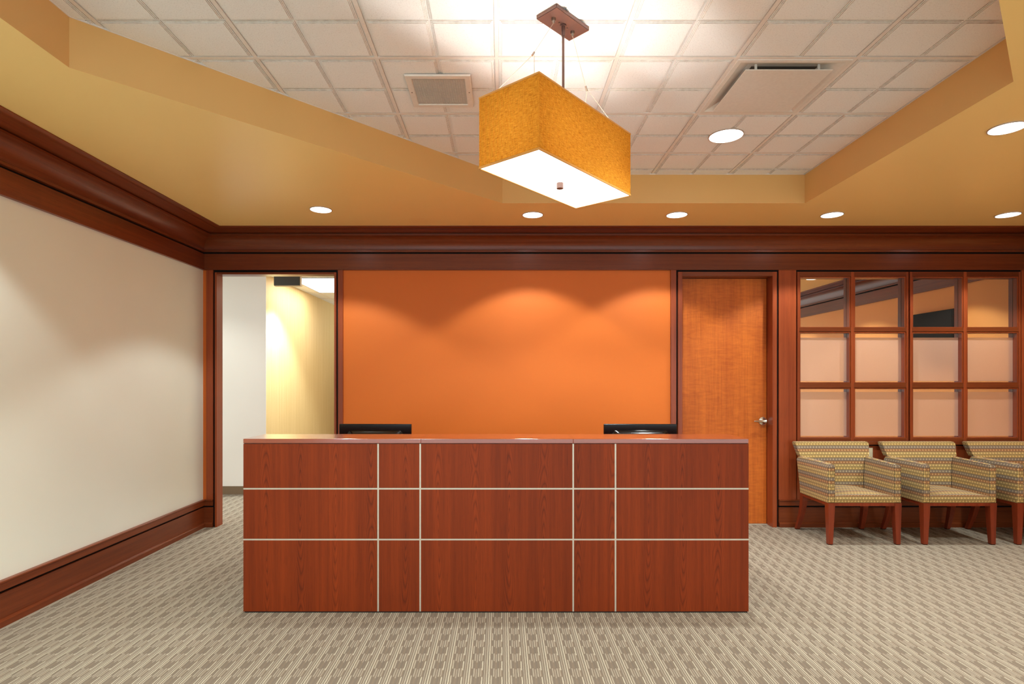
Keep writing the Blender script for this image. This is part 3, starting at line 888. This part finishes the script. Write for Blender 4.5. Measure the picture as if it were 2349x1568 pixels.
obj('plaque', B(mx_ - .228, mx_ + .228, my_ - .228, my_ + .228, zp - .002, zp + .003, bevel=.0015), M['vent'], sd)
for sx_ in (-1, 1):
    for sy_ in (-1, 1):
        obj('bracket', B(mx_ + sx_ * .165 - .006, mx_ + sx_ * .165 + .006, my_ + sy_ * .205 - .003, my_ + sy_ * .205 + .003, zp + .003, ZC + .02), M['vent'], sd)

# ---------------------------------------------------------------- reception desk
DY = 3.468
kx_ = lambda x: px(x, DY)
kz_ = lambda y: pz(y, DY)
x_l, x_r = kx_(558), kx_(1717.5)
BACK = 3.778
desk = empty('reception_desk', ((x_l + x_r) / 2, (DY + 4.3) / 2, 0), label='long cherry reception desk with thin metal inlay grid', category='desk')
vs_x = [kx_(867.2), kx_(963.8), kx_(1315), kx_(1412)]
hs_z = [kz_(1120.5), kz_(1237)]
sw = 0.0047
cols = [(x_l, vs_x[0] - sw), (vs_x[0] + sw, vs_x[1] - sw), (vs_x[1] + sw, vs_x[2] - sw), (vs_x[2] + sw, vs_x[3] - sw), (vs_x[3] + sw, x_r)]
ZTOP = kz_(1017.5)
rws = [(hs_z[0] + sw, ZTOP), (hs_z[1] + sw, hs_z[0] - sw), (0.008, hs_z[1] - sw)]
PT = 0.018
for a, b in cols:
    for c, d in rws:
        obj('front_panel', B(a + .0004, b - .0004, DY, DY + PT, c + .0004, d - .0004, bevel=.0006), M['desk'], desk)
for x in vs_x:
    obj('metal_strip', B(x - sw, x + sw, DY + .0015, DY + PT, .008, ZTOP), M['alu'], desk)
for z in hs_z:
    for a, b in cols:
        obj('metal_strip', B(a, b, DY + .0015, DY + PT, z - sw, z + sw), M['alu'], desk)
obj('shadow_line', B(x_l + .003, x_r - .003, DY + .004, BACK - .02, ZTOP, ZTOP + .003), M['kick'], desk)
seams = [x_l, kx_(965.5), kx_(1315), x_r]
for a, b in zip(seams[:-1], seams[1:]):
    obj('counter_top', B(a + .0003, b - .0003, DY - .001, BACK, ZTOP + .003, kz_(1006), bevel=.0018, seg=2), M['desk_top'], desk)
obj('end_panel', B(x_l, x_l + .025, DY + PT, BACK, .008, ZTOP), M['desk'], desk)
obj('end_panel', B(x_r - .025, x_r, DY + PT, BACK, .008, ZTOP), M['desk'], desk)
obj('inner_panel', B(x_l + .025, x_r - .025, BACK - .02, BACK - .002, .008, ZTOP), M['desk'], desk)
obj('kick_base', B(x_l + .006, x_r - .006, DY + .006, BACK - .03, 0.0, .008), M['kick'], desk)
obj('work_surface', B(x_l, x_r, BACK, 4.50, .712, .740, bevel=.002), M['desk_top'], desk)
obj('side_panel', B(x_l, x_l + .025, BACK, 4.48, .0, .712), M['desk'], desk)
obj('side_panel', B(x_r - .025, x_r, BACK, 4.48, .0, .712), M['desk'], desk)

def monitor(cxp, label, rot):
    d = 4.18
    cx = px(cxp, d); zt = pz(972, d)
    r = empty('computer_monitor', (0, 0, 0), label=label, category='monitor', group='monitors behind the reception desk')
    w, h = 0.2652, 0.33
    z0 = .740; zt -= z0
    obj('screen_housing', B(-w, w, 0, .022, zt - h, zt, bevel=.003, seg=2), M['black_plastic'], r)
    obj('screen', B(-w + .015, w - .015, .0221, .0235, zt - h + .015, zt - .015), M['black_matte'], r)
    # swollen rear housing
    bm = bmesh.new()
    rings = [(0.205, .045, 0.0, .0), (0.19, .052, -.012, .0), (0.178, .066, -.030, .0), (0.170, .075, -.036, 0)]
    prev = None
    for hw, top, y, _ in rings:
        zz0, zz1 = zt - h + .05, zt - top
        rad = .035; pts = []
        for (cxx, czz, a0) in ((hw - rad, zz1 - rad, 0), (-hw + rad, zz1 - rad, 90), (-hw + rad, zz0 + rad, 180), (hw - rad, zz0 + rad, 270)):
            for q in range(5):
                a = math.radians(a0 + q * 22.5); pts.append((cxx + rad * math.cos(a), y, czz + rad * math.sin(a)))
        cur = [bm.verts.new(p) for p in pts]
        if prev:
            for q in range(len(cur)): bm.faces.new((prev[q], prev[(q + 1) % len(cur)], cur[(q + 1) % len(cur)], cur[q]))
        prev = cur
    bm.faces.new(prev); bmesh.ops.recalc_face_normals(bm, faces=bm.faces)
    obj('rear_housing', bm, M['black_plastic'], r, True)
    bm = bmesh.new()
    for q in range(34):
        x = -.155 + q * .0094
        box(bm, x, x + .005, -.038, -.0355, zt - .100, zt - .078)
    obj('vent_slots', bm, M['black_matte'], r, kind='stuff')
    obj('stand_neck', B(-.03, .03, -.045, -.02, .01, zt - .16, bevel=.004), M['black_matte'], r)
    obj('stand_base', B(-.12, .12, -.11, .10, 0, .012, bevel=.004), M['black_matte'], r)
    r.location = (cx, d, z0); r.rotation_euler = (0, 0, rot)
monitor(860.5, 'black monitor seen from behind at the left end of the desk', math.radians(-2.2))
monitor(1469, 'black monitor seen from behind at the right end of the desk', math.radians(-1.6))

# ---------------------------------------------------------------- upholstered chairs
def loft(bm, rows, cap=True):
    """rows: lists of equal length of points"""
    prev = None; first = None
    for r in rows:
        cur = [bm.verts.new(p) for p in r]
        if prev:
            n = len(cur)
            for k in range(n): bm.faces.new((prev[k], prev[(k + 1) % n], cur[(k + 1) % n], cur[k]))
        else: first = cur
        prev = cur
    if cap: bm.faces.new(first[::-1]); bm.faces.new(prev)
    bmesh.ops.recalc_face_normals(bm, faces=bm.faces)
    return bm
def rounded(bm, off, seg=3):
    bmesh.ops.bevel(bm, geom=bm.edges[:], offset=off, segments=seg, affect='EDGES', profile=0.6)
    return bm
def leg(p0, s0, p1, s1):
    (x0, y0, z0), (x1, y1, z1) = p0, p1
    def sq(x, y, z, s): return [(x - s, y - s, z), (x + s, y - s, z), (x + s, y + s, z), (x - s, y + s, z)]
    n = 5; rows = []
    for k in range(n + 1):
        t = k / n; e = t ** 1.6
        rows.append(sq(x0 + (x1 - x0) * e, y0 + (y1 - y0) * e, z0 + (z1 - z0) * t, s0 + (s1 - s0) * t))
    bm = loft(bmesh.new(), rows)
    return bm
def make_chair(label):
    r = empty('armchair', (0, 0, 0), label=label, category='chair', group='patterned armchairs under the windows')
    HB_, ZR, ZF = 0.313, 0.334, 0.358
    # wooden rails and legs
    bm = bmesh.new()
    box(bm, -HB_ + .056, HB_ - .056, .006, .03, ZR - .002, ZF)
    box(bm, -HB_ + .004, -HB_ + .03, .05, .47, ZR - .002, ZF); box(bm, HB_ - .03, HB_ - .004, .05, .47, ZR - .002, ZF)
    box(bm, -HB_ + .02, HB_ - .02, .455, .48, ZR - .002, ZF)
    obj('seat_rail', bm, M['chair_wood'], r)
    for s in (-1, 1):
        obj('leg', leg((s * (HB_ - .029), .029, ZF), .029, (s * (HB_ - .024), .024, 0.006), .018), M['chair_wood'], r)
        obj('leg', leg((s * (HB_ - .030), .445, ZF), .026, (s * (HB_ - .010), .535, 0.006), .017), M['chair_wood'], r)
    for s in (-1, 1):
        obj('leg_glide', B(s * (HB_ - .024) - .016, s * (HB_ - .024) + .016, .008, .040, 0, .006), M['black_matte'], r)
        obj('leg_glide', B(s * (HB_ - .010) - .015, s * (HB_ - .010) + .015, .520, .550, 0, .006), M['black_matte'], r)
    # seat
    bm = bmesh.new()
    N = 8
    grid = []
    for iy in range(N + 1):
        row = []
        for ix in range(N + 1):
            u, v = ix / N, iy / N
            x = -.252 + .504 * u; y = .012 + .44 * v
            z = .418 + .028 * (math.sin(PI * u) ** .5) * (1 - (1 - min(1, v * 3.2)) ** 2 * .7) - .010 * v
            row.append(bm.verts.new((x, y, z)))
        grid.append(row)
    for iy in range(N):
        for ix in range(N): bm.faces.new((grid[iy][ix], grid[iy][ix + 1], grid[iy + 1][ix + 1], grid[iy + 1][ix]))
    rim = grid[0] + [g[-1] for g in grid[1:]] + grid[-1][-2::-1] + [g[0] for g in grid[-2:0:-1]]
    def lower(rm, z, ins):
        out = []
        for v_ in rm:
            c = v_.co; out.append(bm.verts.new((c.x * (1 - ins * 2), c.y + (ins if c.y < .2 else 0), z)))
        for k in range(len(rm)): bm.faces.new((rm[(k + 1) % len(rm)], rm[k], out[k], out[(k + 1) % len(rm)]))
        return out
    m1 = lower(rim, .402, -.006); m2 = lower(m1, .378, -.001); m3 = lower(m2, .359, .006)
    bm.faces.new(m3)
    bmesh.ops.recalc_face_normals(bm, faces=bm.faces)
    uvbox(obj('seat', bm, M['fabric'], r, True))
    # arms: front panel wraps up and the top flares outward to the rear
    for s in (-1, 1):
        rows = []
        for y, xi_b, xo_b, xi_t, xo_t, zt in ((0.0, .252, .313, .252, .313, .690), (.15, .252, .314, .254, .320, .694),
                                               (.30, .252, .314, .264, .331, .697), (.46, .252, .314, .278, .345, .700)):
            pts = [(xi_b, .359), (xo_b, .359), (xo_b + (xo_t - xo_b) * .5, .53), (xo_t, zt - .03), (xo_t - .012, zt - .006), (xi_t + .020, zt), (xi_t + .004, zt - .008), (xi_t, zt - .03), (xi_b, .47)]
            rows.append([(s * a, y, b) for a, b in pts])
        bm = loft(bmesh.new(), rows)
        bmesh.ops.bevel(bm, geom=[e for e in bm.edges if abs(e.verts[0].co.y) < .001 and abs(e.verts[1].co.y) < .001], offset=.010, segments=3, affect='EDGES')
        bmesh.ops.recalc_face_normals(bm, faces=bm.faces)
        uvbox(obj('armrest', bm, M['fabric'], r, True))
    # backrest
    rows = []
    for z, hw, y in ((.40, .244, .415), (.50, .246, .418), (.60, .256, .430), (.675, .272, .442), (.690, .276, .445), (.702, .320, .450), (.74, .328, .464), (.80, .341, .487), (.826, .346, .497)):
        th = .060 if z < .70 else .058
        n = 8; fr = []; bk = []
        for k in range(n + 1):
            u = -1 + 2 * k / n
            bow = 0.022 * (1 - abs(u) ** 2.5)
            fr.append((u * hw, y - .0 + bow * .5 - .004, z)); bk.append((u * hw, y + th + bow * .4, z + (.004 if z > .8 else 0)))
        rows.append(fr + bk[::-1])
    bm = loft(bmesh.new(), rows)
    top = [e for e in bm.edges if min(e.verts[0].co.z, e.verts[1].co.z) > .8245 and abs(e.verts[0].co.z - e.verts[1].co.z) < .006 and len(e.link_faces) == 2 and any(abs(f.normal.z) > .8 for f in e.link_faces)]
    bmesh.ops.bevel(bm, geom=top, offset=.008, segments=3, affect='EDGES')
    bmesh.ops.recalc_face_normals(bm, faces=bm.faces)
    uvbox(obj('backrest', bm, M['fabric'], r, True))
    return r
ch = make_chair('patterned armchair nearest the door, whole chair in view')
kids = list(ch.children)
ch.location = (3.101, 4.89, 0)
for x, lb in ((3.913, 'patterned armchair in the middle of the row of three'), (4.712, 'patterned armchair cut off by the right photo edge')):
    c = ch.copy(); COL.objects.link(c); c.location = (x, 4.89, 0); c['label'] = lb
    for k in kids:
        d = k.copy(); COL.objects.link(d); d.parent = c

# ---------------------------------------------------------------- small things
ox0, ox1 = px(1987, DF), px(2002.5, DF)
op = empty('outlet_plate', ((ox0 + ox1) / 2, 5.503, pz(1040, DF)), label='ivory outlet plate on the wood panel between first and second armchair', category='outlet')
obj('plate', B(ox0, ox1, 5.498, 5.503, pz(1054, DF), pz(1026.5, DF), bevel=.0015), M['plate'], op)
obj('socket', B((ox0 + ox1) / 2 - .017, (ox0 + ox1) / 2 + .017, 5.4965, 5.498, pz(1052, DF), pz(1029, DF), bevel=.0006), M['plate'], op)
tv = empty('wall_screen', (XR - .03, 4.42, 1.85), label='dark wall screen seen mirrored in the top pane of the right window', category='screen')
obj('screen_housing', B(XR - .07, XR - .02, 4.08, 4.74, 1.55, 2.20, bevel=.004), M['black_matte'], tv)
obj('screen', B(XR - .072, XR - .0705, 4.10, 4.72, 1.58, 2.18), M['black_matte'], tv)
obj('wall_bracket', B(XR - .02, XR, 4.3, 4.5, 1.75, 2.0), M['black_matte'], tv)
